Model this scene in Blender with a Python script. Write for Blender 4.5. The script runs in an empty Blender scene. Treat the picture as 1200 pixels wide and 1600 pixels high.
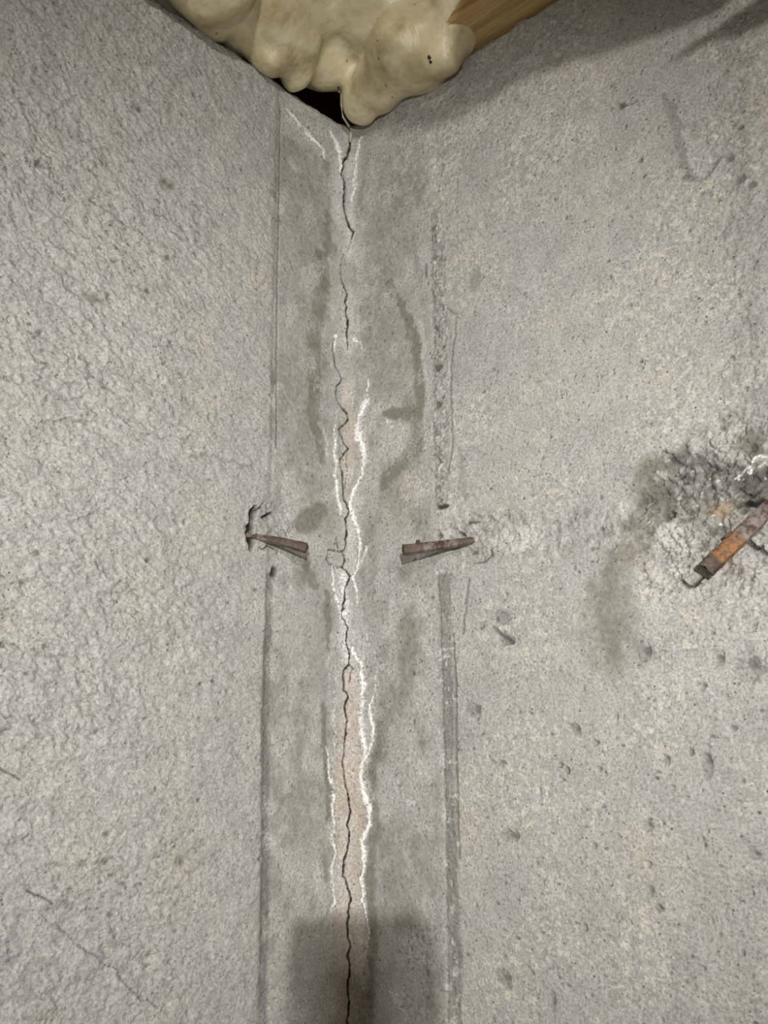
import bpy, bmesh, math, random
import numpy as np
from mathutils import Vector, Matrix, noise as mnoise

sc = bpy.context.scene
C = sc.collection
rng = np.random.default_rng(7)
random.seed(7)

# ------------------------------------------------------------------ camera
R2 = math.sqrt(.5)
RV = np.array([R2, R2, 0.])          # across the corner, to the right
FV = np.array([-R2, R2, 0.])         # into the corner
UP = np.array([0., 0., 1.])
FPX, PITCH, YAW, ROLL, DIST, EYE = 1300., 12., 2.55, -.5, 1.45, 1.32
WALL_TOP = 2.40
FILLET = .02
_y, _p, _r = map(math.radians, (YAW, PITCH, ROLL))
_fh = math.cos(_y)*FV + math.sin(_y)*RV
_rt = math.cos(_y)*RV - math.sin(_y)*FV
CF = math.cos(_p)*_fh + math.sin(_p)*UP
_up = math.cos(_p)*UP - math.sin(_p)*_fh
CR = math.cos(_r)*_rt + math.sin(_r)*_up
CU = math.cos(_r)*_up - math.sin(_r)*_rt
CP = -DIST*FV + EYE*UP
cd = bpy.data.cameras.new('camera')
cam = bpy.data.objects.new('camera', cd); C.objects.link(cam)
cam.matrix_world = Matrix(((CR[0], CU[0], -CF[0], CP[0]), (CR[1], CU[1], -CF[1], CP[1]),
                           (CR[2], CU[2], -CF[2], CP[2]), (0, 0, 0, 1)))
cd.sensor_fit = 'VERTICAL'; cd.sensor_height = 36; cd.lens = FPX/1600*36
cd.clip_start = .01
cd.dof.use_dof = True; cd.dof.focus_distance = 1.32; cd.dof.aperture_fstop = 8.5
sc.camera = cam

# ------------------------------------------------------------------ light
w = bpy.data.worlds.new('world'); sc.world = w; w.use_nodes = True
w.node_tree.nodes['Background'].inputs[0].default_value = (1.0, .86, .66, 1)
w.node_tree.nodes['Background'].inputs[1].default_value = .15
BULB = -(DIST+4.1)*FV + 2.44*UP                 # ceiling bulb well behind the photographer
ld = bpy.data.lights.new('basement_bulb', 'POINT'); ld.energy = 545; ld.shadow_soft_size = .12
ld.color = (1.0, .95, .88)
lo = bpy.data.objects.new('basement_bulb', ld); C.objects.link(lo); lo.location = BULB
TORCH = -(DIST+.67)*FV + (EYE+.145)*UP           # hand lamp held just behind the phone
ld = bpy.data.lights.new('work_lamp', 'SPOT'); ld.energy = 172; ld.shadow_soft_size = .008
ld.color = (1., .985, .955); ld.spot_size = math.radians(64); ld.spot_blend = 1.
lo = bpy.data.objects.new('work_lamp', ld); C.objects.link(lo); lo.location = TORCH
lo.rotation_euler = Vector(FV + 0.*UP).to_track_quat('-Z', 'Y').to_euler()
sc.view_settings.view_transform = 'Standard'; sc.view_settings.look = 'None'
sc.view_settings.gamma = 1; sc.view_settings.use_curve_mapping = False
sc.view_settings.exposure = -.2

# ------------------------------------------------------------------ helpers
def ray(px, py):
    return CF + (px-600)/FPX*CR - (py-800)/FPX*CU
def pt(t, dep, z): return t*RV + dep*FV + z*UP
def on_wall(px, py):
    """point of the walls behind a place in the photograph -> (t, z)"""
    d = ray(px, py); best = None
    for s in (1, -1):
        n = FV - s*RV
        k = -(CP@n)/(d@n); P = CP+k*d; t = P@RV
        if (t < 0) == (s == 1): best = k
    k = best
    for _ in range(8):
        t = (CP+k*d)@RV; dep = (CP+k*d)@FV
        g = dep + math.sqrt(t*t+FILLET**2)
        k -= g/(d@FV + t*(d@RV)/math.sqrt(t*t+FILLET**2))
    P = CP+k*d
    return P@RV, P[2]
def wall_dep(t): return -math.sqrt(t*t+FILLET**2)
def at_off(px, py, off):
    """point on the sight line, `off` metres in front (towards the room) of the wall, along depth"""
    t, z = on_wall(px, py); P = pt(t, wall_dep(t), z); d = ray(px, py)
    return P - d*(off/(d@FV))
def link(o): C.objects.link(o); return o
def tag(o, label=None, cat=None, group=None, kind=None):
    if label: o['label'] = label
    if cat: o['category'] = cat
    if group: o['group'] = group
    if kind: o['kind'] = kind
    return o
def mesh_obj(name, bm, mat, parent=None, smooth=True):
    me = bpy.data.meshes.new(name); bm.to_mesh(me); bm.free()
    if smooth: me.polygons.foreach_set('use_smooth', [True]*len(me.polygons))
    me.materials.append(mat)
    o = link(bpy.data.objects.new(name, me))
    if parent: o.parent = parent; o.matrix_parent_inverse = parent.matrix_world.inverted()
    return o
def box(bm, lo, hi):
    v = [bm.verts.new((x, y, z)) for x in (lo[0], hi[0]) for y in (lo[1], hi[1]) for z in (lo[2], hi[2])]
    for f in ((0,1,3,2),(4,6,7,5),(0,4,5,1),(2,3,7,6),(0,2,6,4),(1,5,7,3)): bm.faces.new([v[i] for i in f])

# ---- node helpers
class NT:
    def __init__(s, name):
        s.m = bpy.data.materials.new(name); s.m.use_nodes = True
        s.t = s.m.node_tree; s.b = s.t.nodes['Principled BSDF']
    def n(s, typ, **kw):
        nd = s.t.nodes.new(typ)
        for k, v in kw.items(): setattr(nd, k, v)
        return nd
    def put(s, sock, v):
        if hasattr(v, 'is_output') or hasattr(v, 'links'): s.t.links.new(v, sock)
        elif isinstance(v, (tuple, list)) and len(v) == 3 and sock.type == 'RGBA': sock.default_value = (*v, 1)
        else: sock.default_value = v
    def coord(s): return s.n('ShaderNodeTexCoord').outputs['Object']
    def mapping(s, v, scale=(1,1,1), rot=(0,0,0)):
        m = s.n('ShaderNodeMapping'); s.put(m.inputs[0], v); m.inputs['Scale'].default_value = scale; m.inputs['Rotation'].default_value = rot
        return m.outputs[0]
    def noise(s, v, scale, detail=2, rough=.5, dist=0):
        n = s.n('ShaderNodeTexNoise'); s.put(n.inputs['Vector'], v); n.inputs['Scale'].default_value = scale
        n.inputs['Detail'].default_value = detail; n.inputs['Roughness'].default_value = rough; n.inputs['Distortion'].default_value = dist
        return n.outputs['Fac']
    def voro(s, v, scale, feature='F1'):
        n = s.n('ShaderNodeTexVoronoi', feature=feature); s.put(n.inputs['Vector'], v); n.inputs['Scale'].default_value = scale
        return n.outputs
    def math(s, op, a, b=0., clamp=False):
        n = s.n('ShaderNodeMath', operation=op, use_clamp=clamp); s.put(n.inputs[0], a); s.put(n.inputs[1], b); return n.outputs[0]
    def ramp(s, v, a, b, lo=0., hi=1.):
        n = s.n('ShaderNodeMapRange'); s.put(n.inputs[0], v)
        n.inputs[1].default_value = a; n.inputs[2].default_value = b; n.inputs[3].default_value = lo; n.inputs[4].default_value = hi
        return n.outputs[0]
    def mix(s, f, a, b, blend='MIX'):
        n = s.n('ShaderNodeMix', data_type='RGBA', blend_type=blend)
        s.put(n.inputs[0], f); s.put(n.inputs[6], a); s.put(n.inputs[7], b); return n.outputs[2]
    def attr(s, name): return s.n('ShaderNodeAttribute', attribute_name=name).outputs['Fac']
    def bump(s, h, strength, dist, prev=None):
        n = s.n('ShaderNodeBump'); s.put(n.inputs['Height'], h); n.inputs['Strength'].default_value = strength; n.inputs['Distance'].default_value = dist
        if prev: s.t.links.new(prev, n.inputs['Normal'])
        return n.outputs[0]

# ------------------------------------------------------------------ materials
def concrete():
    M = NT('cast_concrete'); v = M.coord()
    big = M.noise(v, 5, 3, .55); mid = M.noise(v, 26, 4, .6); grit = M.noise(v, 260, 4, .75); sand = M.noise(v, 900, 2, .6)
    c = M.mix(M.ramp(big, .35, .65), (.385, .385, .375), (.425, .41, .38))
    c = M.mix(M.ramp(mid, .40, .66, 0, .55), c, (.285, .285, .275))
    # beige laitance chips, in patches
    patch = M.math('MULTIPLY', M.ramp(M.noise(v, 7.3, 2), .40, .60), M.attr('chips'))
    chip = M.ramp(M.noise(v, 85, 5, .70), .50, .57)
    c = M.mix(M.math('MULTIPLY', M.math('MULTIPLY', chip, patch), .8), c, (.56, .53, .465))
    yel = M.ramp(M.noise(M.mapping(v, (1,1,.7)), 11, 3, .6), .55, .72, 0, .5)
    c = M.mix(yel, c, (.43, .40, .32))
    # stains and deposits
    br = M.noise(v, 130, 4, .7)
    def brk(name, lo=-.28, hi=.28, gain=1.):   # mask with a ragged edge
        a = M.attr(name)
        return M.math('MULTIPLY', M.math('ADD', a, M.math('MULTIPLY', M.ramp(br, .3, .7, lo, hi), M.math('MULTIPLY', M.math('SUBTRACT', 1., a), M.math('MULTIPLY', a, 4.)))), gain, True)
    c = M.mix(brk('damp_and_shade', -.42, .42, .92), c, (.18, .17, .13))
    c = M.mix(M.math('MULTIPLY', M.attr('joint'), .85), c, (.175, .175, .168))
    c = M.mix(M.math('MULTIPLY', M.attr('patch'), .6), c, (.50, .42, .33))
    c = M.mix(brk('pale', -.4, .4, .7), c, (.60, .59, .56))
    mo = brk('mould', -.6, .5)
    c = M.mix(M.math('MULTIPLY', mo, .9), c, (.07, .07, .06))
    c = M.mix(M.math('MULTIPLY', M.attr('rust'), .75), c, (.33, .20, .10))
    c = M.mix(brk('white', -.75, .35), c, (.90, .90, .90))
    g = M.math('MULTIPLY', M.ramp(grit, .30, .70, .62, 1.34), M.ramp(sand, .25, .75, .82, 1.18))
    c = M.mix(1., c, M.n('ShaderNodeCombineColor').outputs[0], 'MULTIPLY') if False else c
    hs = M.n('ShaderNodeHueSaturation'); M.put(hs.inputs['Value'], g); M.put(hs.inputs['Color'], c); c = hs.outputs[0]
    # pinholes
    vo = M.voro(v, 120); rnd = M.n('ShaderNodeSeparateColor'); M.put(rnd.inputs[0], vo['Color'])
    rad = M.ramp(rnd.outputs[0], .55, 1., 0., .19)
    hole = M.math('LESS_THAN', vo['Distance'], rad)
    cav = M.ramp(M.noise(v, 230, 4, .78), .425, .355, 0, .8)
    c = M.mix(cav, c, (.13, .125, .11))
    c = M.mix(M.math('MULTIPLY', hole, .85), c, (.09, .085, .075))
    c = M.mix(M.math('MULTIPLY', M.attr('pore'), .78), c, (.07, .066, .058))
    c = M.mix(M.attr('fissure'), c, (.022, .02, .016))
    M.put(M.b.inputs['Base Color'], c); M.b.inputs['Roughness'].default_value = .92
    M.b.inputs['Specular IOR Level'].default_value = .18
    h = M.math('SUBTRACT', M.math('ADD', grit, M.math('MULTIPLY', M.noise(v, 160, 3, .6), 1.0)), M.math('MULTIPLY', hole, 1.5))
    M.put(M.b.inputs['Normal'], M.bump(h, .6, .0028))
    return M.m
def foam_mat():
    M = NT('cream_foam'); v = M.coord()
    c = M.mix(M.ramp(M.noise(v, 14, 3, .6), .35, .7), (.50, .44, .26), (.68, .62, .44))
    c = M.mix(M.ramp(M.noise(v, 9, 4, .65), .52, .72, 0, .8), c, (.30, .22, .09))
    c = M.mix(M.ramp(M.noise(v, 60, 3, .6), .68, .74, 0, .8), c, (.16, .09, .03))
    M.put(M.b.inputs['Base Color'], c); M.b.inputs['Roughness'].default_value = .42
    M.b.inputs['Subsurface Weight'].default_value = .25; M.b.inputs['Subsurface Radius'].default_value = (.02, .014, .007)
    M.b.inputs['Subsurface Scale'].default_value = .6
    M.put(M.b.inputs['Normal'], M.bump(M.noise(v, 45, 3, .5), .35, .012))
    return M.m
def wood_mat(name, axis, dark=1.):
    M = NT(name); v = M.coord()
    s = [60, 60, 60]; s[axis] = 2.5
    g = M.noise(M.mapping(v, tuple(s)), 1.3, 5, .62, .5); g2 = M.noise(M.mapping(v, tuple(x*3.5 for x in s)), 1.5, 3, .6)
    c = M.mix(M.ramp(g, .3, .7), (.62*dark, .43*dark, .185*dark), (.33*dark, .21*dark, .08*dark))
    c = M.mix(M.ramp(g2, .5, .75, 0, .5), c, (.22*dark, .12*dark, .045*dark))
    M.put(M.b.inputs['Base Color'], c); M.b.inputs['Roughness'].default_value = .7
    M.put(M.b.inputs['Normal'], M.bump(g2, .3, .002))
    return M.m
def rust_mat():
    M = NT('rusted_steel'); v = M.coord()
    n = M.noise(v, 60, 4, .7); n2 = M.noise(v, 190, 4, .7)
    c = M.mix(M.ramp(n, .35, .65), (.06, .034, .024), (.15, .112, .088))
    c = M.mix(M.ramp(n2, .5, .68, 0, .9), c, (.04, .024, .017))
    c = M.mix(M.math('MULTIPLY', M.ramp(n2, .38, .6), M.attr('orange')), c, (.33, .15, .05))
    c = M.mix(M.math('MULTIPLY', M.ramp(n, .42, .56), M.attr('grey')), c, (.24, .21, .19))
    M.put(M.b.inputs['Base Color'], c); M.b.inputs['Roughness'].default_value = .75; M.b.inputs['Metallic'].default_value = .15
    M.put(M.b.inputs['Normal'], M.bump(n2, .8, .002))
    return M.m
def plain(name, col, rough=.6, metal=0, scale=40, var=.15):
    M = NT(name); v = M.coord(); n = M.noise(v, scale, 3)
    c = M.mix(n, tuple(x*(1-var) for x in col), tuple(min(1, x*(1+var)) for x in col))
    M.put(M.b.inputs['Base Color'], c); M.b.inputs['Roughness'].default_value = rough; M.b.inputs['Metallic'].default_value = metal
    return M.m
MC = concrete(); MF = foam_mat(); MR = rust_mat()
MWX = wood_mat('pine_along_right_wall', 0); MWY = wood_mat('pine_along_left_wall', 1); MWD = plain('shade_toned_rim_board', (.10, .085, .065), .85, 0, 50, .4)  # rim board tone darkened to stand for shadowed concrete along the wall top

# ------------------------------------------------------------------ the two cast walls: one dense relief, cut at the corner
def ts(px): return on_wall(px, 800)[0]
pxs = np.concatenate([np.arange(-60, 380, 1.9), np.arange(380, 500, 1.5), np.arange(500, 600, 1.0), np.arange(600, 740, 1.5), np.arange(740, 1262, 1.9)])
tc = np.array([ts(p) for p in pxs])
tc = np.concatenate([np.linspace(-1.25, tc[0], 60)[:-1], tc, np.linspace(tc[-1], 1.25, 60)[1:]])
i0 = int(np.argmin(abs(tc))); tc[i0] = 0.
zc = np.concatenate([np.linspace(0, .74, 60)[:-1], np.arange(.74, 2.385, .00185), np.linspace(2.386, WALL_TOP, 8)])
T, Z = np.meshgrid(tc, zc); S = T*1.41421
NZ, NT_ = T.shape
_tab = [rng.random((257, 257)).astype(np.float32) for _ in range(12)]
for tb in _tab: tb[256] = tb[0]; tb[:, 256] = tb[:, 0]
def vnoise(x, y, k=0):
    tb = _tab[k % 12]
    xi = np.floor(x); yi = np.floor(y); fx = (x-xi).astype(np.float32); fy = (y-yi).astype(np.float32)
    xi = xi.astype(np.int32) & 255; yi = yi.astype(np.int32) & 255
    fx = fx*fx*(3-2*fx); fy = fy*fy*(3-2*fy)
    a = tb[yi, xi]; b = tb[yi, xi+1]; c = tb[yi+1, xi]; d = tb[yi+1, xi+1]
    return (a+(b-a)*fx) + ((c+(d-c)*fx)-(a+(b-a)*fx))*fy
def fbm(x, y, size, oct=3, gain=.5, k=0):
    out = 0; amp = 1; tot = 0
    for o in range(oct):
        f = 2**o/size; out = out + amp*vnoise(x*f+17.3*o, y*f+9.1*o, k+o); tot += amp; amp *= gain
    return out/tot - .5
PX = .0011                                     # about one photograph pixel, in metres, near the corner
J1 = fbm(S, Z, .016, 3, .6, 1); J2 = fbm(S, Z, .016, 3, .6, 5)
mask = {k: np.zeros(T.shape, np.float32) for k in ('damp_and_shade','white','pale','mould','rust','joint','patch','pore','fissure','chips')}
H = np.zeros(T.shape, np.float64)              # relief, metres out of the wall
part = np.zeros(T.shape, np.int32)
def win(t0, t1, z0, z1):
    a = np.searchsorted(tc, t0); b = np.searchsorted(tc, t1); c = np.searchsorted(zc, z0); d = np.searchsorted(zc, z1)
    return slice(c, max(d, c+1)), slice(a, max(b, a+1))
def path(pts):
    return [(*on_wall(p[0], p[1]), (p[2] if len(p) > 2 else None)) for p in pts]
def dist(pts, width, pad, jit):
    """distance to a poly-line given in photograph places, divided by local half width; with its window"""
    P = path(pts); wd = [(q[2] if q[2] is not None else width)*PX for q in P]
    mg = max(wd)*1.2 + pad*PX + jit*PX
    sl = win(min(q[0] for q in P)-mg, max(q[0] for q in P)+mg, min(q[1] for q in P)-mg, max(q[1] for q in P)+mg)
    x = T[sl] + J1[sl]*jit*PX*2; y = Z[sl] + J2[sl]*jit*PX*2
    D = np.full(x.shape, 1e9)
    for (a, wa), (b, wb) in zip(zip(P, wd), zip(P[1:], wd[1:])):
        vx, vy = b[0]-a[0], b[1]-a[1]; L = vx*vx+vy*vy+1e-12
        u = np.clip(((x-a[0])*vx+(y-a[1])*vy)/L, 0, 1)
        D = np.minimum(D, (np.hypot(x-a[0]-u*vx, y-a[1]-u*vy))/(.5*(wa+(wb-wa)*u)+1e-9))
    return sl, D
def sstep(x): x = np.clip(x, 0, 1); return x*x*(3-2*x)
def stroke(name, pts, width, amp=1., soft=.6, jit=3., relief=0., tagid=0, patchy=0.):
    sl, D = dist(pts, width, 4, jit)
    f = sstep((1+soft-D)/(2*soft))*amp
    if patchy: f = f*np.clip(1-patchy+patchy*2.2*(fbm(S[sl], Z[sl], .02, 3, .6, 3)+.5), 0, 1.15)
    m = mask[name]
    if name: m[sl] = np.maximum(m[sl], f)
    if relief: H[sl] += relief*f
    if tagid: part[sl] = np.where(f > .35*amp, tagid, part[sl])
def blob(name, cx, cy, rx, ry, amp=1., soft=.5, jit=.5, relief=0., size=.02, tagid=0):
    t0, z0 = on_wall(cx, cy); k = PX
    tx = abs(on_wall(cx+4, cy)[0]-on_wall(cx-4, cy)[0])/8*rx; zz = abs(on_wall(cx, cy+4)[1]-on_wall(cx, cy-4)[1])/8*ry
    sl = win(t0-tx*2, t0+tx*2, z0-zz*2, z0+zz*2)
    D = np.hypot((T[sl]-t0)/tx, (Z[sl]-z0)/zz) + fbm(S[sl], Z[sl], size, 4, .62, 2)*2*jit
    f = sstep((1+soft-D)/(2*soft))*amp
    if name: mask[name][sl] = np.maximum(mask[name][sl], f)
    if relief: H[sl] += relief*f
    if tagid: part[sl] = np.where(f > .4*amp, tagid, part[sl])
    return sl, f

# general relief
left = T < 0
side = sstep((-T-.10)/.05)                      # 1 on the left sheet beyond its form joint
rside = sstep((T-.13)/.03)
H += .006*fbm(S, Z, .30, 2, .5, 0) + .0016*fbm(S, Z, .05, 3, .55, 3)
far_left = sstep((-T-.12)/.22)
rough = fbm(S+.4*Z, Z, .0095, 3, .6, 6)
fine = fbm(S*.85+.3*Z, Z, .0062, 3, .6, 9)+.35*rough
crev = np.clip((-fine-.165)*8, 0, .95)*side*(.4+.6*far_left)*np.clip(.55+2*fbm(S, Z, .12, 2, .5, 4), .15, 1)
mask['pore'] = np.maximum(mask['pore'], crev.astype(np.float32))
H += (.0008 + .0062*side*(.45+.55*far_left)*(.6+1.2*np.clip(fbm(S, Z, .16, 2, .5, 8)+.4, 0, 1)))*rough
H += .0065*side*far_left*np.clip(-np.abs(fbm(S*.6+Z*.5, Z*1.6, .07, 3, .6, 9))*6+.55, -.4, .5)*.55
H += rside*.0016*fbm(S, Z, .012, 3, .6, 4)
tb = sstep((Z-2.12+.25*np.abs(T-.2))/.08)*sstep((T-.03)/.08)*sstep((.42-T)/.1)
H += tb*.0055*fbm(S, Z, .022, 4, .62, 3); mask['pale'] = np.maximum(mask['pale'], (tb*np.clip((fbm(S, Z, .03, 4, .65, 8)-.02)*3.5, 0, .5)).astype(np.float32))
mask['chips'][:] = .25 + .75*rside
# bugholes
def pits(n, tr, zr, rmin, rmax, deep, dark):
    for _ in range(n):
        t0 = rng.uniform(*tr); z0 = rng.uniform(*zr); r = rmin*(rmax/rmin)**(rng.random()**2.6)
        sl = win(t0-r*1.6, t0+r*1.6, z0-r*1.6, z0+r*1.6)
        e = rng.uniform(.6, 1.5)
        D = np.hypot((S[sl]-t0*1.41421)/r/e, (Z[sl]-z0)/r*e) + J1[sl]*.9
        f = sstep((1.25-D)/.7)
        H[sl] -= deep*r*f; mask['pore'][sl] = np.maximum(mask['pore'][sl], f*dark*rng.uniform(.35, 1))
pits(2000, (-.50, -.02), (.74, 2.38), .0011, .0030, .9, .95)
pits(2600, (.02, .56), (.74, 2.38), .0011, .0028, .9, 1.)
pits(260, (.16, .56), (.74, 1.36), .0012, .0042, .9, .7)
pits(160, (-.5, -.14), (1.2, 2.2), .0016, .0050, .7, .35)

# ---- form joints (left at t~-.127, right at t~.140, far right at t~.50)
def seam(pts, width, name='joint', amp=.8, relief=0, tagid=0, jit=2, soft=.5, patchy=0.):
    stroke(name, pts, width, amp, soft, jit, relief, tagid, patchy)
seam([(436,160),(436,250),(433,420),(431,600),(430,690),(431,770)], 7, amp=.16, relief=.0018, tagid=1, jit=1.2)
seam([(438,165),(438,250),(434,420),(432,600),(432,700)], 2.0, amp=1.0, relief=-.003, tagid=1, jit=.6, soft=.5)
seam([(421,900,8),(420,960,10),(417,1060,12),(415,1150,13),(414,1300,11),(413,1440,10),(411,1600,9),(410,1700,9)], 13, amp=1., relief=-.0016, tagid=1, jit=3)
seam([(417,1180),(416,1300),(415,1440),(414,1600),(413,1700)], 2.2, amp=.05, relief=.002, jit=.6)
blob('joint', 424, 302, 8, 7, .8); blob('joint', 427, 590, 5, 12, .6); blob('joint', 428, 895, 4, 12, 1., relief=-.004)
# left panel stands a little proud of the corner form
H += .0035*sstep((-T-.124)/.010)
# right joint: a rough mortar rib, then a thin double line
rib = [(681,330,6),(684,380,12),(685,450,15),(686,540,16),(686,640,17),(687,720,15),(689,785,13)]
seam(rib, 15, amp=.48, relief=.0022, tagid=2, jit=3, soft=.4)
sl, D = dist(rib, 20, 4, 2); H[sl] += np.where(D < 1.2, .008*fbm(S[sl], Z[sl], .007, 3, .7, 7), 0)
n1 = fbm(S[sl], Z[sl], .006, 3, .7, 3); mask['pore'][sl] = np.maximum(mask['pore'][sl], np.where(D < 1, np.clip((-n1-.1)*6, 0, .8), 0)); mask['pale'][sl] = np.maximum(mask['pale'][sl], np.where(D < .9, np.clip((n1-.08)*6, 0, .7), 0))
seam([(674,340),(677,480),(678,620),(680,700),(681,790)], 4, amp=.45, relief=-.002, jit=1.5, tagid=2)
seam([(693,400),(695,560),(696,700),(697,790)], 4, amp=.42, relief=-.0018, jit=2)
blob('fissure', 689, 792, 9, 3, .9, relief=-.006); blob('pore', 683, 575, 7, 5, .9, relief=-.004); blob('pore', 684, 632, 7, 6, .9, relief=-.004)
blob('pore', 677, 356, 4, 3, .9, relief=-.003); blob('fissure', 665, 425, 2, 10, .55, relief=-.003)
seam([(697,480),(711,492),(710,520),(703,565),(704,640),(706,700),(700,740)], 2.6, amp=.8, relief=-.0025, jit=2)
seam([(700,500),(706,560),(700,660),(700,720)], 5, amp=.3, relief=-.001, jit=3)
seam([(718,700),(720,760),(727,780)], 6, amp=.35, relief=-.001, jit=3, name='damp_and_shade')
low = [(692,900,14),(694,960,18),(697,1050,18),(700,1150,16),(704,1260,14),(707,1400,13),(710,1500,14),(712,1640,14)]
seam(low, 17, amp=.78, relief=-.0012, tagid=2, jit=3, patchy=.4)
seam([(684,890),(687,980),(690,1060),(692,1150),(696,1300),(699,1500),(700,1640)], 2.6, amp=.75, relief=-.0026, jit=1)
seam([(708,990),(711,1060),(712,1160),(714,1260),(716,1340)], 3, amp=.9, relief=-.0026, jit=1.2, name='damp_and_shade')
seam([(731,905),(728,950),(722,990)], 3, amp=.8, relief=-.002, jit=2)
sl, D = dist(low, 26, 4, 2); H[sl] += np.where(D < 1.3, .0035*fbm(S[sl], Z[sl]*.3, .006, 3, .65, 7), 0)
mask['pale'][sl] = np.maximum(mask['pale'][sl], np.where((D < 1.6) & (fbm(S[sl], Z[sl], .012, 3, .6, 8) > .16), .6, 0))
far = [(1146,20),(1148,90),(1152,200),(1158,320),(1166,400),(1170,470),(1176,580),(1186,680)]
seam(far, 22, amp=.22, relief=.0012, tagid=3, jit=6, patchy=.6)
sl, D = dist(far, 40, 4, 2); H[sl] += np.where(D < 1.2, .006*fbm(S[sl], Z[sl], .012, 3, .7, 7), 0)
seam([(1168,420),(1172,520),(1177,600),(1188,680)], 2, amp=.5, relief=-.002, jit=6, patchy=.5)
# scab of form-board print, upper right
seam([(1033,148,5),(1045,175,9),(1053,190,9),(1062,220,12),(1072,255,14),(1080,274,14)], 10, amp=.5, relief=-.0025, jit=3, tagid=4)
seam([(1068,276),(1085,280),(1100,279),(1110,268),(1117,257),(1126,246),(1140,240)], 4, amp=.8, relief=-.003, jit=1.5)
stroke('pale', [(1068,205),(1080,240),(1092,275)], 7, .7, patchy=.5)
sl, f = blob(None, 1100, 190, 50, 80, 1., .3, .25, relief=.0016)
for cx, cy, r in ((1140,247,6),(1157,200,5),(1160,175,4),(1158,280,8),(1175,290,7),(970,165,6),(1000,250,4)): blob('pore', cx, cy, r, r*.8, .8, relief=-.003)
seam([(960,160),(970,166),(992,158)], 3, amp=.7, relief=-.002)
# horizontal board joint at tie height, right sheet
hj = [(740,838),(790,832),(850,836),(905,828),(935,832),(985,812),(1030,800)]
sl, D = dist(hj, 60, 4, 6); b = sstep((1.3-D)/.8)
n1 = fbm(S[sl]*1.3, Z[sl]*.75, .013, 4, .68, 9); b = b*np.clip(fbm(S[sl], Z[sl], .06, 2, .5, 1)*2.2+.75, .1, 1)
H[sl] += b*(.008*n1-.001); mask['joint'][sl] = np.maximum(mask['joint'][sl], b*np.clip((-n1-.04)*6, 0, .9))
mask['pale'][sl] = np.maximum(mask['pale'][sl], b*np.clip((n1-.12)*5, 0, .6))
blob('pale', 803, 843, 36, 22, .7, .3, .2, relief=.0015)
for x0 in (770, 783, 800, 818, 868, 890, 900, 912): stroke('joint', [(x0,808+random.randint(-6,4)),(x0+2,850+random.randint(0,14))], 3, .35, relief=-.0015)
# chips on right sheet
blob('joint', 742, 437, 11, 20, .6, .4, .3, relief=-.0012)
stroke('fissure', [(770,981),(783,992),(800,1006)], 4, .6, relief=-.004); blob('joint', 785, 965, 16, 10, .6, .4, .5, relief=-.003); blob('joint', 792, 1000, 14, 8, .7, .4, .5, relief=-.004)
for cx, cy, rx, ry in ((752,979,4,4),(797,1308,16,10),(1005,1020,15,16),(1096,1072,8,6),(931,1161,5,4),(898,1140,8,9),(1040,1187,7,9),(1104,1190,9,22),(1014,1393,7,9),(1030,1420,7,6),
        (780,1192,12,5),(785,1530,12,14),(862,1565,5,16),(1120,1030,12,14),(1170,1040,22,26),(928,1322,4,5),(740,1110,12,14),(1178,1335,8,8),(1010,1290,9,12)):
    blob('joint', cx, cy, rx, ry, .5, .3, .8, relief=-.0045, size=.010)
    blob('pore', cx+rx*.4, cy-ry*.1, rx*.45, ry*.4, .7, .5, .5, relief=-.002, size=.008)
# left sheet ledges and hairlines
def hair(pts, width=1.6, amp=.75, relief=-.003): stroke('fissure', pts, width, amp, .5, 1.5, relief)
hair([(0,1202),(22,1213),(30,1218)]); hair([(41,1391),(71,1404),(80,1412)]); hair([(85,1440),(105,1464),(127,1481),(150,1496),(162,1509),(180,1511),(187,1530),(205,1548),(221,1564)], 1.3, .6, -.002); hair([(224,1560),(234,1566),(241,1574)], 1.3, .6, -.002)
for pts in ([(49,601),(80,592),(131,606),(134,612)],[(100,622),(133,620)],[(217,687),(240,682),(265,684),(300,687)],[(292,717),(311,710),(345,715),(375,725),(392,728)],[(165,777),(150,790),(116,819)],[(60,660),(100,656),(140,662)],[(0,590),(24,596),(40,590)],[(330,980),(345,985)]):
    stroke('joint', pts, 3.4, .42, .8, 9, -.005, 0, .4); stroke(None if False else 'pale', [(x, y-6) for x, y in pts], 5, .25, .8, 4, .002)
for cx, cy, rx, ry, a in ((262,290,12,8,.6),(215,170,9,6,.6),(147,468,14,7,.5),(225,455,12,6,.4),(258,405,8,4,.5),(300,150,6,5,.4),(90,285,7,4,.4),(165,1303,6,5,.8),(162,1346,5,6,.8),(280,1345,8,10,.4),(230,875,4,3,.9),(58,865,4,4,.8),(35,910,5,4,.7),(310,1250,3,3,.9)):
    blob('damp_and_shade', cx, cy, rx, ry, a, .5, .5, relief=-.003, size=.012); blob('pore', cx+rx*.3, cy+ry*.2, rx*.35, ry*.4, .7, relief=-.002)

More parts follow.
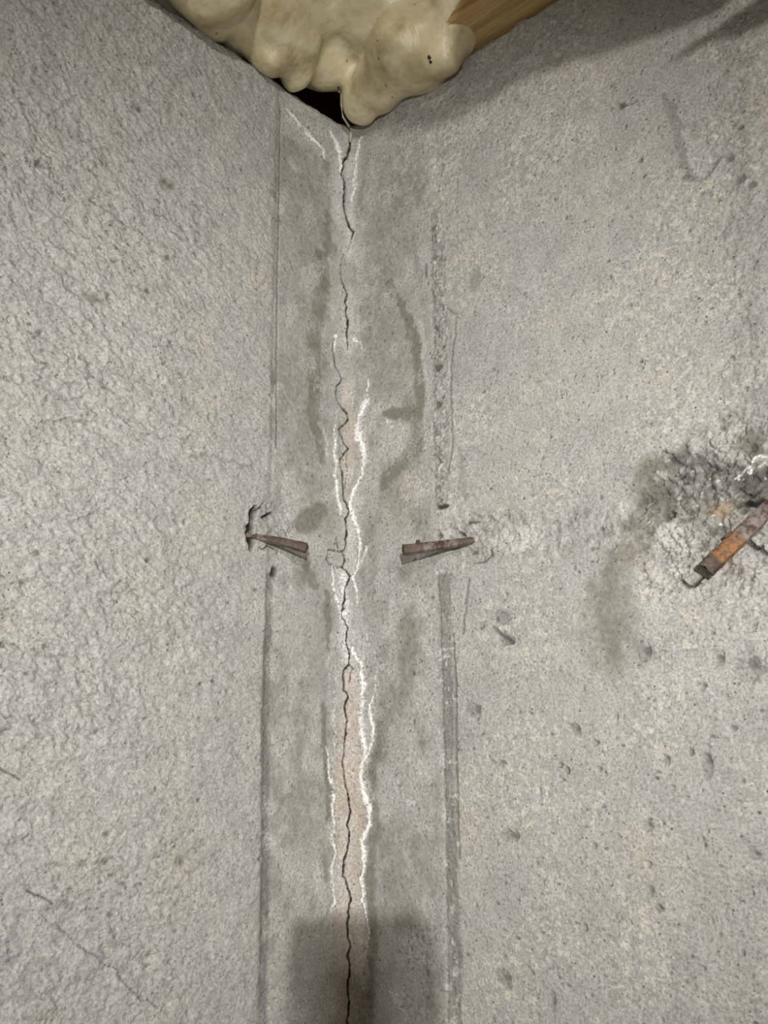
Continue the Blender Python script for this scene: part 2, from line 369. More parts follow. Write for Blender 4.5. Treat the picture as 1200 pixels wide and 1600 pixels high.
# ---- damp stains about the corner, plus tie shade painted in
stroke('damp_and_shade', [(600,560,26),(590,480,30),(596,420,26),(592,330,24)], 26, .42, .9, 8, patchy=.5)
stroke('damp_and_shade', [(608,440,12),(622,470,12),(636,498,14),(648,530,16),(654,568,18),(656,620,18),(657,668,24),(648,700,26),(628,724,28),(606,745,22),(600,760,16)], 18, .95, .4, 6)
stroke('damp_and_shade', [(652,652,22),(630,645,22),(606,646,16)], 18, .95, .4, 5)
stroke('damp_and_shade', [(595,420,50),(612,520,70),(600,600,60)], 60, .36, .7, 10, patchy=.4)
stroke('damp_and_shade', [(548,560,22),(550,620,24),(552,690,18),(548,745,14)], 22, .30, .7, 5)
stroke('damp_and_shade', [(480,280,70),(480,450,70),(480,640,60),(485,760,50)], 60, .34, .9, 14, patchy=.45)
stroke('damp_and_shade', [(590,250,50),(610,330,70),(600,450,60)], 60, .36, .9, 14, patchy=.5)
stroke('damp_and_shade', [(505,930,30),(500,1100,30),(490,1300,40)], 34, .26, .9, 12, patchy=.5)
stroke('pale', [(655,500),(664,580),(666,640),(663,700)], 6, .55, .8, 4, patchy=.4)
blob('pale', 620, 695, 38, 26, .35, .6, .4)
stroke('damp_and_shade', [(513,333,12),(512,390,18),(502,400,26),(506,450,20),(497,500,26),(496,560,30),(492,610,26),(488,640,24),(497,690,16),(502,720,12)], 22, .85, .6, 9, patchy=.3)
stroke('damp_and_shade', [(480,640),(482,690),(486,720)], 10, .3, .8, 5)
stroke('damp_and_shade', [(566,285,14),(562,310,20),(560,340,10)], 14, .55, .8, 5)
stroke('damp_and_shade', [(606,290),(640,286)], 10, .3, .8, 6)
stroke('damp_and_shade', [(499,796,22),(484,812,34),(468,822,26)], 30, .9, .45, 6)
stroke('damp_and_shade', [(468,880,24),(478,900,26),(488,914,16)], 26, .8, .5, 6)  # soft shadow below the left tie's tip, painted into the wall colour
stroke('damp_and_shade', [(520,800,40),(512,820,36)], 30, .35, .7, 6)
stroke('damp_and_shade', [(510,925,10),(511,960,12),(512,990,9),(513,1016,6)], 10, .85, .5, 3)
stroke('damp_and_shade', [(504,1100),(508,1180),(512,1240),(513,1280)], 8, .85, .6, 3, patchy=.3)
stroke('damp_and_shade', [(502,1325,12),(504,1345,12),(508,1375,7)], 10, .6, .6, 3)
stroke('damp_and_shade', [(592,1130,14),(591,1170,16),(582,1200,12),(583,1250,10),(588,1290,16),(582,1320,18),(580,1370,16),(580,1420,16),(582,1470,18),(578,1530,20),(572,1600,26)], 18, .85, .6, 5, patchy=.3)
stroke('damp_and_shade', [(640,960,30),(645,1000,30),(628,1060,30),(612,1100,36),(600,1180,26)], 30, .6, .7, 12, patchy=.6)
stroke('damp_and_shade', [(605,1300,40),(612,1400,50)], 46, .42, .9, 12, patchy=.6)
stroke('damp_and_shade', [(640,800,40),(625,780,30)], 36, .45, .9, 9, patchy=.5)
blob('joint', 622, 893, 18, 22, .42, .4, .5, relief=-.001); blob('damp_and_shade', 590, 950, 12, 12, .35); blob('joint', 658, 1163, 5, 5, .7, relief=-.002)  # first blob paints the corner tie's soft shadow as a grey patch
blob('damp_and_shade', 700, 500, 40, 90, .12, .9)
strip = sstep((.15-np.abs(T))/.03)
n1 = fbm(S, Z*.6, .05, 4, .62, 2)
mask['damp_and_shade'] = np.maximum(mask['damp_and_shade'], (strip*np.clip((n1+.02)*2.6, 0, .46)*(Z < 2.3)).astype(np.float32))
n1 = fbm(S, Z*.7, .035, 4, .62, 7)
mask['pale'] = np.maximum(mask['pale'], (strip*np.clip((n1-.05)*3, 0, .4)).astype(np.float32))
# beige patching mortar in the corner
stroke('patch', [(547,1060,16),(548,1120,34),(546,1200,46),(546,1300,44),(544,1400,44),(545,1500,44),(545,1660,46)], 40, .75, .25, 3)
stroke('patch', [(545,1045,14),(549,1075,22)], 16, .8, .4, 2)
stroke('patch', [(540,600,10),(548,680,24),(543,740,16),(538,770,8)], 16, .55, .5, 3)
# mouldy broken region, far right
sl, f = blob(None, 1150, 800, 165, 125, 1., .4, .6, size=.045, tagid=5)
n1 = fbm(S[sl], Z[sl], .013, 4, .7, 9); n2 = fbm(S[sl], Z[sl], .03, 3, .65, 2)
H[sl] += f*(.013*n1 - .005 + .008*n2 - .004*np.clip(.05-np.abs(fbm(S[sl], Z[sl], .028, 4, .6, 10)), 0, .05)*20)
mask['pore'][sl] = np.maximum(mask['pore'][sl], f*np.clip((-n1-.09)*7, 0, .9)); mask['fissure'][sl] = np.maximum(mask['fissure'][sl], f*np.clip(.014-np.abs(fbm(S[sl], Z[sl], .028, 4, .6, 10)), 0, .010)*24*(n2 < -.04))
mask['pale'][sl] = np.maximum(mask['pale'][sl], f*np.clip((n1-.06)*4, 0, .24)*(Z[sl] < on_wall(1150, 800)[1]+.02))
stroke('damp_and_shade', [(1015,825,26),(990,850,26),(972,868,30),(957,905,30),(952,960,46),(960,1020,40)], 34, .72, .8, 12, patchy=.5)
for cx, cy, rx, ry, a in ((1022,737,30,30,.85),(1019,785,32,38,.62),(990,820,26,14,.6),(1172,690,26,18,.8),(1130,790,90,50,.35)):
    blob('damp_and_shade', cx, cy, rx, ry, min(.95, a*1.4), .5, .55)
for cx, cy, rx, ry, a in ((1060,715,22,12,.8),(1087,722,22,16,.75),(1129,735,22,16,.75),(1165,748,36,22,.95),(1190,770,26,26,.85),(1104,772,24,14,.6),(1044,802,12,10,.7),(1180,705,22,10,.7),(1090,790,34,10,.5),(1100,752,75,36,.55)):
    blob('mould', cx, cy, rx, ry, a, .6, .8, relief=-.003, size=.012)
for pts in ([(1150,742),(1162,728),(1170,722),(1182,716),(1196,712)],[(1165,738),(1172,722)],[(1178,736),(1192,724),(1200,726)],[(1172,730),(1186,728)]): stroke('white', pts, 2.6, .8, .7, 9, .001)
blob('pale', 1041, 832, 22, 16, .95, .25, .3, relief=.002); blob('pale', 1056, 842, 12, 12, .8); blob('pale', 1030, 745, 12, 8, .7)
for k in range(60): blob('white', random.gauss(1110, 45), random.gauss(765, 30), random.uniform(1.2, 3.0), random.uniform(1.0, 2.2), random.uniform(.4, .9), .4, .9, size=.006)
stroke('fissure', [(1160,783),(1178,786),(1200,790),(1230,794)], 7, 1., .5, 6, -.012)
stroke('fissure', [(1065,908),(1074,916),(1085,915),(1097,902)], 3, .9, .5, 2, -.006); stroke('fissure', [(1166,842),(1176,856),(1186,852),(1196,866)], 3.4, .8, .5, 3, -.006)
for pts in ([(1030,706),(1044,716),(1058,722)],[(1050,735),(1060,742),(1066,752)],[(1150,760),(1160,768),(1175,772)],[(1040,800),(1046,812)]): stroke('fissure', pts, 1.8, .8, .6, 7, -.004)
blob('rust', 1124, 797, 22, 12, .65, .5, .4); blob('rust', 1140, 886, 18, 10, .38, .6, .5); blob('rust', 1150, 830, 26, 20, .18, .8); blob('rust', 928, 1130, 12, 12, .15, .8)
blob('pale', 1010, 940, 30, 50, .25, .8, .6); blob('pale', 1150, 1000, 70, 90, .22, .8, .8)
# broken concrete about the ties
for (cx, cy, rx, ry, tid) in ((425,815,40,34,6),(745,842,52,34,6)):
    sl, f = blob(None, cx, cy, rx, ry, 1., .3, .45, size=.02, tagid=tid)
    n1 = fbm(S[sl], Z[sl], .012, 4, .68, 9); H[sl] += f*(.011*n1-.004)
    mask['pore'][sl] = np.maximum(mask['pore'][sl], f*np.clip((-n1-.14)*6, 0, .9)); mask['joint'][sl] = np.maximum(mask['joint'][sl], f*.22)
stroke('fissure', [(399,790,3),(394,806,8),(391,820,6),(390,832,9),(391,845,8),(388,858,4)], 7, 1., .4, 3, -.012)
stroke('fissure', [(399,797),(408,792)], 3, .9, .5, 2, -.005); stroke('fissure', [(411,809),(420,805),(427,801)], 3.4, .9, .5, 2, -.006)
stroke('fissure', [(404,856),(410,858),(417,852),(428,858)], 2.4, .8, .5, 3, -.005); stroke('fissure', [(430,888),(428,898)], 4, .9, .5, 2, -.006)
stroke('fissure', [(714,831),(724,837)], 3, .9, .5, 2, -.005); stroke('fissure', [(744,880),(756,877),(765,868),(766,856)], 2.4, .85, .5, 3, -.005); stroke('fissure', [(728,818),(746,815)], 2.4, .7, .5, 3, -.004)
stroke('pore', [(686,836),(689,838)], 4, 1., relief=-.005)

# ---- efflorescence: white crust lines stand proud
def crust(pts, w, amp=1., relief=.0022, patchy=.25, tagid=7, soft=.95, jit=5):
    pts = [(p[0], p[1], (p[2] if len(p) > 2 else w)*.70) for p in pts]
    stroke('white', pts, w, amp, soft, jit, relief*.3, tagid, min(.75, patchy+.3))
    stroke('pale', [(p[0]+1, p[1], p[2]*2.0) for p in pts], w*2, amp*.5, .9, 5, 0, 0, .35)
crust([(552,1010,4),(554,1021,6),(563,1038,8),(568,1070,8),(565,1105,8),(565,1140,8),(571,1165,8),(570,1186,9),(566,1217,8),(569,1242,8),(579,1273,7),(577,1294,6),(568,1313,6),(569,1340,6),(566,1375,6),(569,1406,4),(574,1438,3)], 7, 1., .003, .12)
crust([(574,1440),(575,1470),(573,1500)], 2.4, .7, .001)
crust([(586,1085,1.5),(585,1095,4),(577,1108,7),(580,1126,7),(587,1140,7),(582,1156,6),(578,1175,5),(572,1190,6)], 6, .95, .0025, .15)
crust([(573,990),(584,1020),(589,1051),(588,1090)], 2.6, .4, .0006, .6)
crust([(509,1168),(514,1189),(516,1224),(520,1252),(519,1280),(517,1315),(521,1332),(516,1353),(518,1385),(519,1406),(516,1428)], 3.8, .85, .002, .4)
crust([(525,1060),(523,1095),(521,1140),(520,1168),(524,1230),(527,1290)], 3.4, .34, .0006, .6)
crust([(574,590,2),(573,610,4),(570,630,10),(561,652,10),(560,680,12),(567,704,11),(566,739,5),(557,760,5),(549,781,6),(547,799,7)], 7, .95, .002, .2)
crust([(600,655),(606,662),(612,668)], 6, .5, .001, .4)
crust([(526,665,4),(524,705,5),(524,740,5),(526,770,6),(532,800,7)], 5, .8, .0018, .25)
crust([(549,790,8),(553,810,9),(562,834,5),(563,870,4),(560,890,5),(551,905,5)], 6, .85, .0018, .2)
crust([(573,855),(567,880),(552,904),(559,922),(559,943)], 4, .72, .0015, .3)
crust([(517,887,4),(523,922,5),(531,950,4),(534,965,5)], 5, .85, .0018, .25)
stroke('pale', [(533,890,18),(534,930,22),(538,965,14),(538,1000,20),(540,1030,14)], 18, .8, .6, 4, patchy=.2)
stroke('white', [(536,892,8),(536,930,8),(541,975,6),(540,1010,8),(546,1030,6)], 7, .5, .8, 4, patchy=.5)
stroke('pale', [(560,1000,30),(562,1060,30),(572,1110,26),(575,1160,22)], 28, .45, .8, 5, patchy=.3)
stroke('pale', [(548,1290,36),(530,1360,26),(535,1410,24)], 26, .4, .8, 5, patchy=.3)
stroke('pale', [(555,790,24),(553,850,26),(552,900,16)], 24, .5, .8, 5, patchy=.3)
stroke('pale', [(514,1020),(514,1080),(520,1130)], 5, .4, .8, 4, patchy=.4)
stroke('pale', [(505,670),(511,690),(512,715)], 4, .6, .7, 3, patchy=.4)
crust([(524,523),(525,535),(524,550)], 4.5, .95); crust([(550,527,7),(560,535,6),(567,547,3)], 6, .6, .0012, .3)
stroke('pale', [(535,530,16),(545,545,12)], 14, .5)
crust([(447,172,7),(467,193,9),(490,217,10),(503,230,7),(507,248,4)], 8, .85, .002, .3, soft=.8, jit=5)
crust([(517,207,9),(527,227,10),(534,243,8),(531,265,6)], 9, .85, .002, .3, soft=.7)
crust([(563,215,4),(557,240,7),(556,265,9),(553,290,8),(549,315,4)], 8, .8, .002, .3, soft=.7)
stroke('pale', [(452,185,12),(480,215,20),(500,240,14)], 18, .6, .8, 6, patchy=.3)
stroke('pale', [(530,250,20),(527,300,18),(530,350,14)], 16, .7, .7, 5, patchy=.3)
stroke('pale', [(550,250,22),(552,300,18),(548,340,14),(546,400,10)], 16, .6, .8, 5, patchy=.3)
stroke('damp_and_shade', [(512,270,5),(515,310,6),(517,345,7)], 6, .45)
stroke('pale', [(600,250,60),(680,230,70),(760,200,70),(860,150,60)], 60, .22, .9, 14, patchy=.6)
# ---- the crack
def crack(pts, w=3.0, amp=1.):
    stroke('fissure', [(p[0], p[1], (p[2] if len(p) > 2 else w)*.62) for p in pts], w, amp, .5, 3.6, -.006, 8)
A = [(547,214,5),(546,228,4),(543,240,3.4),(537,253),(534,273),(538,283),(537,307),(539,330),(544,350),(550,363),(548,373,2)]
crack(A, 3.2)
crack([(548,373),(544,392),(535,403),(533,433)], 1.4, .5); crack([(533,433,1.6),(539,447),(543,457),(540,473),(543,500),(541,520),(542,543,1.4)], 3.0)
crack([(524,528),(521,547),(524,571),(531,583),(536,592),(527,603),(526,624),(540,643),(542,655),(532,672),(537,690),(544,700),(533,718),(534,739),(535,765),(545,799),(539,812),(541,829),(540,845)], 2.6)
crack([(532,672),(530,690),(533,718)], 1.2, .5); crack([(544,700),(541,745),(538,765)], 1.2, .5)
crack([(540,845),(538,862),(528,861),(524,846),(525,841)], 2.4, .9); crack([(528,861),(514,860),(511,873),(518,886),(526,888),(535,885),(537,872),(538,862)], 2.4, .9)
crack([(535,885),(546,901),(539,922),(538,941),(535,959),(544,982),(541,1002),(547,1020),(544,1038),(538,1048),(537,1077),(542,1091),(538,1105),(543,1126),(539,1165),(535,1191),(539,1217),(543,1242),(549,1270),(544,1290),(547,1302),(544,1319),(538,1345),(536,1369),(545,1385),(548,1406),(544,1438),(544,1462),(548,1480),(543,1497),(547,1521),(544,1543),(546,1567),(544,1595),(546,1640),(543,1700)], 2.9)
crack([(544,1038),(550,1045),(544,1068)], 1.6, .7); crack([(548,1480),(545,1500),(547,1521)], 1.4, .5)
# spalled plaster flakes beside the crack stand out
fl = [blob(None, 517, 846, 22, 26, 1., .2, .4, relief=.0018, size=.012, tagid=9), blob(None, 525, 874, 12, 11, 1., .15, .2, relief=.0035, size=.012, tagid=9), blob(None, 533, 852, 7, 9, 1., .15, .2, relief=.003, tagid=9)]

# shape
prof = np.sqrt(tc*tc+FILLET**2); nx = tc/prof                    # depth = -prof ; unit normal in (t, depth)
nl = np.sqrt(nx*nx+1); NTt = -nx/nl; NTd = -1/nl
ztop = 2.0*J1[-1]*.006
edge = sstep((Z-(WALL_TOP-.012))/.012)
H -= edge*.006
tt = T + H*NTt[None]; dd = -prof[None] + H*NTd[None]; zz = Z + edge*(J2*.008)
# a ledge closes the top
xs = np.concatenate([tt, (tt[-1]-NTt*.06)[None], (tt[-1]-NTt*.20)[None]]); ds = np.concatenate([dd, (dd[-1]-NTd*.06)[None], (dd[-1]-NTd*.20)[None]])
zs = np.concatenate([zz, (zz[-1]+.001)[None], (zz[-1]+.001)[None]])
for k in mask: mask[k] = np.concatenate([mask[k], mask[k][-1:], mask[k][-1:]])
part = np.concatenate([part, part[-1:]*0, part[-1:]*0])
NZ += 2
co = np.empty((NZ*NT_, 3), np.float32)
co[:] = xs.reshape(-1, 1)*RV + ds.reshape(-1, 1)*FV + zs.reshape(-1, 1)*UP
P3 = co.reshape(NZ, NT_, 3); du = np.gradient(P3, axis=1); dv = np.gradient(P3, axis=0)
NN = np.cross(du, dv); NN /= np.linalg.norm(NN, axis=2, keepdims=True)+1e-12
NN = NN.reshape(-1, 3)
if (NN[NT_*500+i0] @ FV) > 0: NN = -NN
idx = np.arange(NZ*NT_).reshape(NZ, NT_)
quads = np.stack([idx[:-1, :-1], idx[:-1, 1:], idx[1:, 1:], idx[1:, :-1]], -1).reshape(-1, 4)
fpart = part[:-1, :-1].reshape(-1); fleft = np.broadcast_to((np.arange(NT_-1) < i0)[None], (NZ-1, NT_-1)).reshape(-1)
def sheet(name, sel, parent=None):
    q = quads[sel]; used, inv = np.unique(q, return_inverse=True); inv = inv.reshape(-1).astype(np.int32)
    me = bpy.data.meshes.new(name); nf = len(q)
    me.vertices.add(len(used)); me.vertices.foreach_set('co', co[used].reshape(-1))
    me.loops.add(nf*4); me.loops.foreach_set('vertex_index', inv)
    me.polygons.add(nf); me.polygons.foreach_set('loop_start', np.arange(0, nf*4, 4, dtype=np.int32))
    me.update(calc_edges=True)
    me.polygons.foreach_set('use_smooth', np.ones(nf, bool))
    for k, a in mask.items():
        at = me.attributes.new(k, 'FLOAT', 'POINT'); at.data.foreach_set('value', a.reshape(-1)[used].astype(np.float32))
    me.normals_split_custom_set_from_vertices(NN[used].tolist()) if parent is None or True else None
    me.materials.append(MC)
    o = link(bpy.data.objects.new(name, me)); o.parent = parent
    return o
kinds = {1: 'form_joint', 2: 'form_joint', 3: 'form_joint', 4: 'board_print', 5: 'broken_concrete', 6: 'broken_concrete', 7: 'mineral_crust', 8: 'crack', 9: 'mortar_flake'}
labels = {'mineral_crust': 'white mineral crust line', 'crack': 'dark jagged crack', 'form_joint': 'grey rough joint line', 'broken_concrete': 'broken pitted concrete', 'board_print': 'torn grey board print', 'mortar_flake': 'loose mortar flake'}
for nm, sidesel, lab in (('wall_left', fleft, 'pale grey cast concrete wall on the left, rough and pitted'), ('wall_right', ~fleft, 'pale grey cast concrete wall on the right with mouldy broken patch')):
    wall = sheet(nm, sidesel & (fpart == 0)); tag(wall, lab, 'wall', kind='structure')
    for i, pn in kinds.items():
        s = sidesel & (fpart == i)
        if s.sum() > 30:
            o = sheet(pn, s, wall); o['label'] = labels[pn]
H_full = H
def surf(px, py):
    t, z = on_wall(px, py); i = np.searchsorted(tc, t); j = min(np.searchsorted(zc, z), len(zc)-1)
    return P3[j, i].astype(float)

# ------------------------------------------------------------------ floor, ceiling, wood on top of the walls
bm = bmesh.new(); box(bm, (-.2, -3.2, -.08), (3.2, .2, 0)); tag(mesh_obj('floor', bm, plain('floor_concrete', (.36, .35, .33), .9, 0, 12), smooth=False), kind='structure')
bm = bmesh.new(); box(bm, (-.2, -2.6, 2.70), (2.6, .2, 2.72)); tag(mesh_obj('ceiling', bm, plain('subfloor_board', (.30, .20, .10), .8, 0, 30), smooth=False), kind='structure')
def plank(name, lo, hi, mat, label=None, cat=None, parent=None):
    bm = bmesh.new(); box(bm, lo, hi)
    bmesh.ops.bevel(bm, geom=bm.edges[:], offset=.0025, segments=2, affect='EDGES')
    o = mesh_obj(name, bm, mat, parent, False)
    return tag(o, label, cat)
plank('sill_plate', (.27, -.074, 2.403), (1.7, .08, 2.441), MWX, 'golden pine sill plate on top of the right concrete wall', 'lumber')
plank('top_plate', (.37, -.034, 2.4425), (1.7, .08, 2.480), MWX, 'darker upper pine plate lying on the sill plate, partly behind the foam', 'lumber')
plank('sill_plate', (-.10, -1.7, 2.403), (-.005, -.50, 2.441), MWY, 'pine sill plate on top of the left concrete wall beside the foam', 'lumber')
plank('rim_joist', (-.19, .195, 2.404), (1.7, .23, 2.695), MWD, 'dark rim joist standing behind the plates above the right wall', 'lumber')
plank('rim_joist', (-.235, -1.7, 2.404), (-.20, .23, 2.695), MWD, 'dark rim joist behind the foam above the left wall', 'lumber')

# ------------------------------------------------------------------ foam
lobes = [(424,84,42,36,.03),(462,110,28,36,.03),(322,-40,80,74,.06),(405,16,84,76,.035),(340,20,50,40,.02),(446,62,58,52,.04),(505,80,60,62,.045),(566,150,30,42,.05),(592,132,44,44,.05),(558,176,15,16,.04),
         (655,76,82,64,.05),(700,58,42,44,.045),(620,106,50,44,.055),(600,10,130,90,.07),(520,-10,110,80,.07),(720,-4,50,60,.05),(430,-40,120,70,.07),(610,-60,200,90,.06),(545,50,60,60,.07),(690,98,34,24,.05),(470,20,90,60,.06),(250,-90,90,70,.06)]
bm = bmesh.new()
for px, py, rx, ry, off in lobes:
    c = at_off(px, py, off); sc_ = ((c-CP)@CF)/FPX
    mtx = Matrix.Translation(c) @ Matrix(((CR[0], CF[0], CU[0], 0), (CR[1], CF[1], CU[1], 0), (CR[2], CF[2], CU[2], 0), (0,0,0,1))) @ Matrix.Diagonal((rx*sc_, .5*(rx+ry)*sc_*.9, ry*sc_, 1))
    bmesh.ops.create_icosphere(bm, subdivisions=4, radius=1., matrix=mtx)
tmp = bpy.data.meshes.new('foam_tmp'); bm.to_mesh(tmp); bm.free()
to = link(bpy.data.objects.new('foam_tmp', tmp))
md = to.modifiers.new('r', 'REMESH'); md.mode = 'VOXEL'; md.voxel_size = .0045
ms = to.modifiers.new('s', 'SMOOTH'); ms.iterations = 38; ms.factor = .5
dg = bpy.context.evaluated_depsgraph_get(); fm = bpy.data.meshes.new_from_object(to.evaluated_get(dg))
bpy.data.objects.remove(to)
n = len(fm.vertices); fc = np.empty(n*3, np.float32); fn = np.empty(n*3, np.float32)
fm.vertices.foreach_get('co', fc); fm.vertices.foreach_get('normal', fn); fc = fc.reshape(-1, 3); fn = fn.reshape(-1, 3)
amp = np.array([mnoise.noise(Vector(p)*13)*.012 + mnoise.noise(Vector(p)*30+Vector((5,2,1)))*.0035 for p in fc.tolist()], np.float32)
fc = fc + fn*amp[:, None]; fm.vertices.foreach_set('co', fc.reshape(-1)); fm.update()
fm.polygons.foreach_set('use_smooth', np.ones(len(fm.polygons), bool)); fm.materials.clear(); fm.materials.append(MF)
foam = link(bpy.data.objects.new('foam_insulation', fm))
tag(foam, 'lumpy cream yellow insulation foam bulging over the top of the concrete corner', 'insulation')
def foam_hit(px, py):
    d = ray(px, py); ok, loc, nor, _ = foam.ray_cast(Vector(CP), Vector(d/np.linalg.norm(d)))
    return (np.array(loc), np.array(nor)) if ok else (at_off(px, py, .08), -FV)
bpy.context.view_layer.update()
MH = plain('dark_hole', (.02, .015, .01), .9)
for px, py, rx, ry in ((671,89,3.2,4),(673,96,2.8,3.4),(529,136,2.2,4.2)):
    P, N = foam_hit(px, py); k = ((P-CP)@CF)/FPX
    bm = bmesh.new(); bmesh.ops.create_icosphere(bm, subdivisions=2, radius=1., matrix=Matrix.Translation(P) @ Matrix(((CR[0], CF[0], CU[0], 0), (CR[1], CF[1], CU[1], 0), (CR[2], CF[2], CU[2], 0), (0,0,0,1))) @ Matrix.Diagonal((rx*k, .0012, ry*k, 1)))
    mesh_obj('pinhole', bm, MH, foam)['label'] = 'small dark hole in the foam'
def tube(bm, pts, rad, seg=8):
    rings = []
    for i, p in enumerate(pts):
        a = pts[max(i-1, 0)]; b = pts[min(i+1, len(pts)-1)]; d = Vector(b-a).normalized()
        u = d.orthogonal().normalized(); v = d.cross(u); r = rad[i]
        rings.append([bm.verts.new(Vector(p)+r*(math.cos(q)*u+math.sin(q)*v)) for q in np.linspace(0, 2*math.pi, seg, endpoint=False)])
    for a, b in zip(rings, rings[1:]):
        for i in range(seg): bm.faces.new((a[i], a[(i+1)%seg], b[(i+1)%seg], b[i]))
    bm.faces.new(rings[0][::-1]); bm.faces.new(rings[-1])
bm = bmesh.new(); tube(bm, [at_off(534,140,.05), at_off(533,165,.045), at_off(536,182,.035), at_off(545,196,.02), at_off(548,208,.008), at_off(547,222,.002)], [.003, .002, .002, .0025, .003, .0015])
mesh_obj('drip', bm, MF, foam)['label'] = 'thin foam strand running down into the corner'

# ------------------------------------------------------------------ rusty form ties
def project(P):
    d = P-CP; z = d@CF; return np.array([600+FPX*(d@CR)/z, 800-FPX*(d@CU)/z])
def tie(base, tip, nrm, prof_h, roll, label, orange, grey, tab=None, bend=0.):
    B = surf(*base)
    q = np.array([.06, 0.])
    for _ in range(12):                        # length out of the wall and sag that reach the broken tip
        f = project(B+q[0]*nrm+q[1]*UP)-np.array(tip); e = 1e-4
        J = np.stack([(project(B+(q[0]+e)*nrm+q[1]*UP)-np.array(tip)-f)/e, (project(B+q[0]*nrm+(q[1]+e)*UP)-np.array(tip)-f)/e], 1)
        q = q - np.linalg.solve(J, f)
    E = B+q[0]*nrm+q[1]*UP; ax = (E-B)/np.linalg.norm(E-B)
    side_ = np.cross(ax, UP); side_ /= np.linalg.norm(side_); upv = np.cross(side_, ax)
    a = math.radians(roll); s2 = math.cos(a)*side_+math.sin(a)*upv; u2 = math.cos(a)*upv-math.sin(a)*side_
    bm = bmesh.new(); NS = 26; rings = []; L = np.linalg.norm(E-B); rr = random.Random(len(label))
    for i in range(NS):
        f = i/(NS-1); f2 = -.25+1.25*f
        c = B + ax*L*f2 + upv*bend*math.sin(max(0, f2)*math.pi)
        hh, ww = [x*(prof_h[2]+(1-prof_h[2])*max(0, f2)) for x in prof_h[:2]]
        ring = []
        for k in range(12):                    # rectangular section with worn corners
            ang = 2*math.pi*k/12; cx, sy = math.cos(ang), math.sin(ang)
            m = max(abs(cx), abs(sy))**.97
            jn = 1+.10*mnoise.noise(Vector((f2*L*130, k*1.7, len(label))))
            ring.append(bm.verts.new(Vector(c + s2*ww*.5*cx/m*jn + u2*hh*.5*sy/m*jn + ax*(.0025*mnoise.noise(Vector((k*2.1, 3, 1))) if i == NS-1 else 0))))
        rings.append(ring)
    for a_, b_ in zip(rings, rings[1:]):
        for k in range(12): bm.faces.new((a_[k], a_[(k+1)%12], b_[(k+1)%12], b_[k]))
    for r_, flip in ((rings[0], 1), (rings[-1], 0)): bm.faces.new(r_[::-1] if flip else r_)
    bmesh.ops.recalc_face_normals(bm, faces=bm.faces[:])
    o = mesh_obj('form_tie', bm, MR)
    me = o.data
    for nm, rngf in (('orange', orange), ('grey', grey)):
        at = me.attributes.new(nm, 'FLOAT', 'POINT')
        at.data.foreach_set('value', [float(rngf[2] if rngf and rngf[0] <= -.25+1.25*((i//12)/(NS-1)) <= rngf[1] else 0) for i in range(len(me.vertices))])
    me.set_sharp_from_angle(angle=math.radians(42))
    tag(o, label, 'form tie')
    if tab:
        f, hgt, ln = tab
        bm = bmesh.new(); c = B+ax*L*f+u2*(prof_h[0]*.5)
        bmesh.ops.create_cube(bm, size=1., matrix=Matrix.Translation(c+u2*hgt*.3) @ Matrix(((ax[0], s2[0], u2[0], 0), (ax[1], s2[1], u2[1], 0), (ax[2], s2[2], u2[2], 0), (0,0,0,1))) @ Matrix.Diagonal((ln, prof_h[1]*.7, hgt, 1)))
        bmesh.ops.bevel(bm, geom=bm.edges[:], offset=.0008, segments=1, affect='EDGES')
        mesh_obj('tab', bm, MR, o, False)
    return o
def bent(n, along, k): v = n+k*along; return v/np.linalg.norm(v)
NLW = bent(np.array([1., 0, 0]), np.array([0, 1., 0]), .7); NRW = bent(np.array([0, -1., 0]), np.array([-1., 0, 0]), .7)
NFR = bent(np.array([0, -1., 0]), np.array([-1., 0, 0]), 1.6)
g = 'rusty form ties'
tag(tie((394,836), (479,857), NLW, (.016, .013, .50), 30, 'rusty form tie on the left wall, its root in a dark slit', None, (-.3, .35, .8), bend=.002), group=g)
tag(tie((733,846), (630,860), NRW, (.0165, .014, .66), -30, 'rusty form tie sticking out just right of the cracked corner', None, (.2, .72, .6), tab=(.76, .006, .006)), group=g)
tag(tie((1192,802), (1103,890), NFR, (.020, .015, .95), -24, 'thick rusty form tie with orange end beside the mouldy patch', (.42, .80, 1.), (-.2, .45, 1.), tab=(.5, .004, .010)), group=g)

# ------------------------------------------------------------------ out of frame: what throws the two soft shadows
def to_plane(px, py, dep, lamp=BULB):
    t, z = on_wall(px, py); P = pt(t, wall_dep(t), z); k = (dep-P@FV)/((lamp-P)@FV); return P+k*(lamp-P)
a, b, c = (to_plane(*q, -DIST-.01, TORCH) for q in ((449,1520), (684,1500), (545,1432)))
x0, x1, ztp = a@RV, b@RV, c[2]
bm = bmesh.new(); r = .012; hgt = .152
prof_ = []
for cx, cz, a0 in ((x1-r, ztp-r, 0), (x0+r, ztp-r, 90), (x0+r, ztp-hgt+r, 180), (x1-r, ztp-hgt+r, 270)):
    for k in range(7):
        q = math.radians(a0+15*k); prof_.append((cx+r*math.cos(q), cz+r*math.sin(q)))
fr = [bm.verts.new(pt(x, -DIST-.008, z)) for x, z in prof_]; bk = [bm.verts.new(pt(x, -DIST-.015, z)) for x, z in prof_]
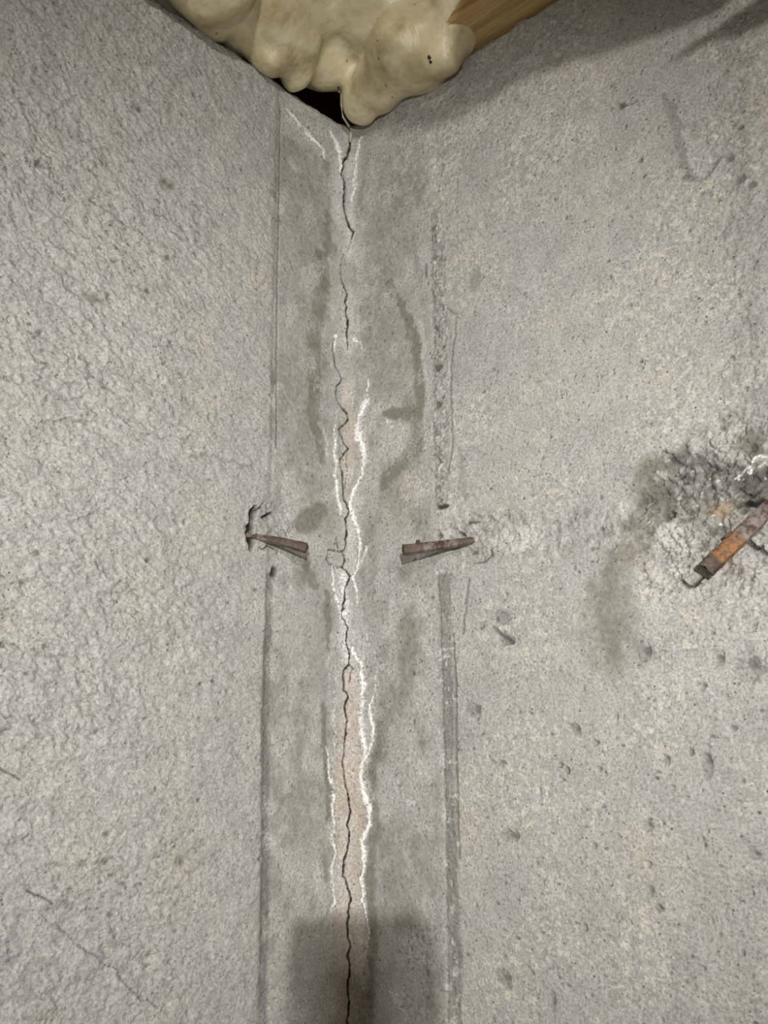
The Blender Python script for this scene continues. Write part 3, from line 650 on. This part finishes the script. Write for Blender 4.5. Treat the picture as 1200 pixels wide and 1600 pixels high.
bm.faces.new(fr); bm.faces.new(bk[::-1])
for i in range(len(fr)): bm.faces.new((fr[i], bk[i], bk[(i+1) % len(fr)], fr[(i+1) % len(fr)]))
bmesh.ops.recalc_face_normals(bm, faces=bm.faces[:])
tab = tag(mesh_obj('phone', bm, plain('phone_back', (.25, .25, .26), .4, .6), smooth=False), 'grey phone held up to take the picture, throwing the square shadow at the bottom', 'phone')
bm = bmesh.new(); box(bm, (0,0,0), (1,1,1))
for v in bm.verts: v.co = Vector(pt(x0+.003+v.co.x*(x1-x0-.006), -DIST-.0152-.0006*v.co.y, ztp-hgt+.003+v.co.z*(hgt-.006)))
bmesh.ops.recalc_face_normals(bm, faces=bm.faces[:]); mesh_obj('screen', bm, plain('dark_glass', (.02, .02, .022), .1), tab, False)
def slab(name, pts, dep, th, mat, parent=None):
    bm = bmesh.new(); P = [to_plane(*q, dep) for q in pts]
    f_ = [bm.verts.new(p+FV*th/2) for p in P]; b_ = [bm.verts.new(p-FV*th/2) for p in P]
    bm.faces.new(f_); bm.faces.new(b_[::-1])
    for i in range(len(P)): bm.faces.new((f_[i], b_[i], b_[(i+1) % len(P)], f_[(i+1) % len(P)]))
    bmesh.ops.recalc_face_normals(bm, faces=bm.faces[:])
    return mesh_obj(name, bm, mat, parent, False)
MB = plain('blocker_fibre', (.55, .47, .28), .95, 0, 60)
blocker = slab('shadow_blocker', [(556,178),(560,207),(600,205),(650,203),(700,192),(725,182),(760,160),(800,134),(850,112),(900,97),(933,87),(1000,63),(1067,42),(1117,22),(1160,-14),(1200,-50),(1200,-150),(720,-150),(700,150)], -.80, .02, MB)  # added unseen blocker, outline shaped to cast the upper wall shade
tag(blocker, 'insulation batt added out of view, shaped for shading the top of the right wall', 'insulation')
slab('blocker_flap', [(1046,96),(1062,92),(1100,70),(1120,64),(1147,60),(1167,52),(1200,36),(1240,10),(1240,-60),(1200,-14),(1150,22),(1110,48),(1075,72)], -.80, .012, MB, blocker)  # second added blocker piece, cut to cast the lower streak of shade
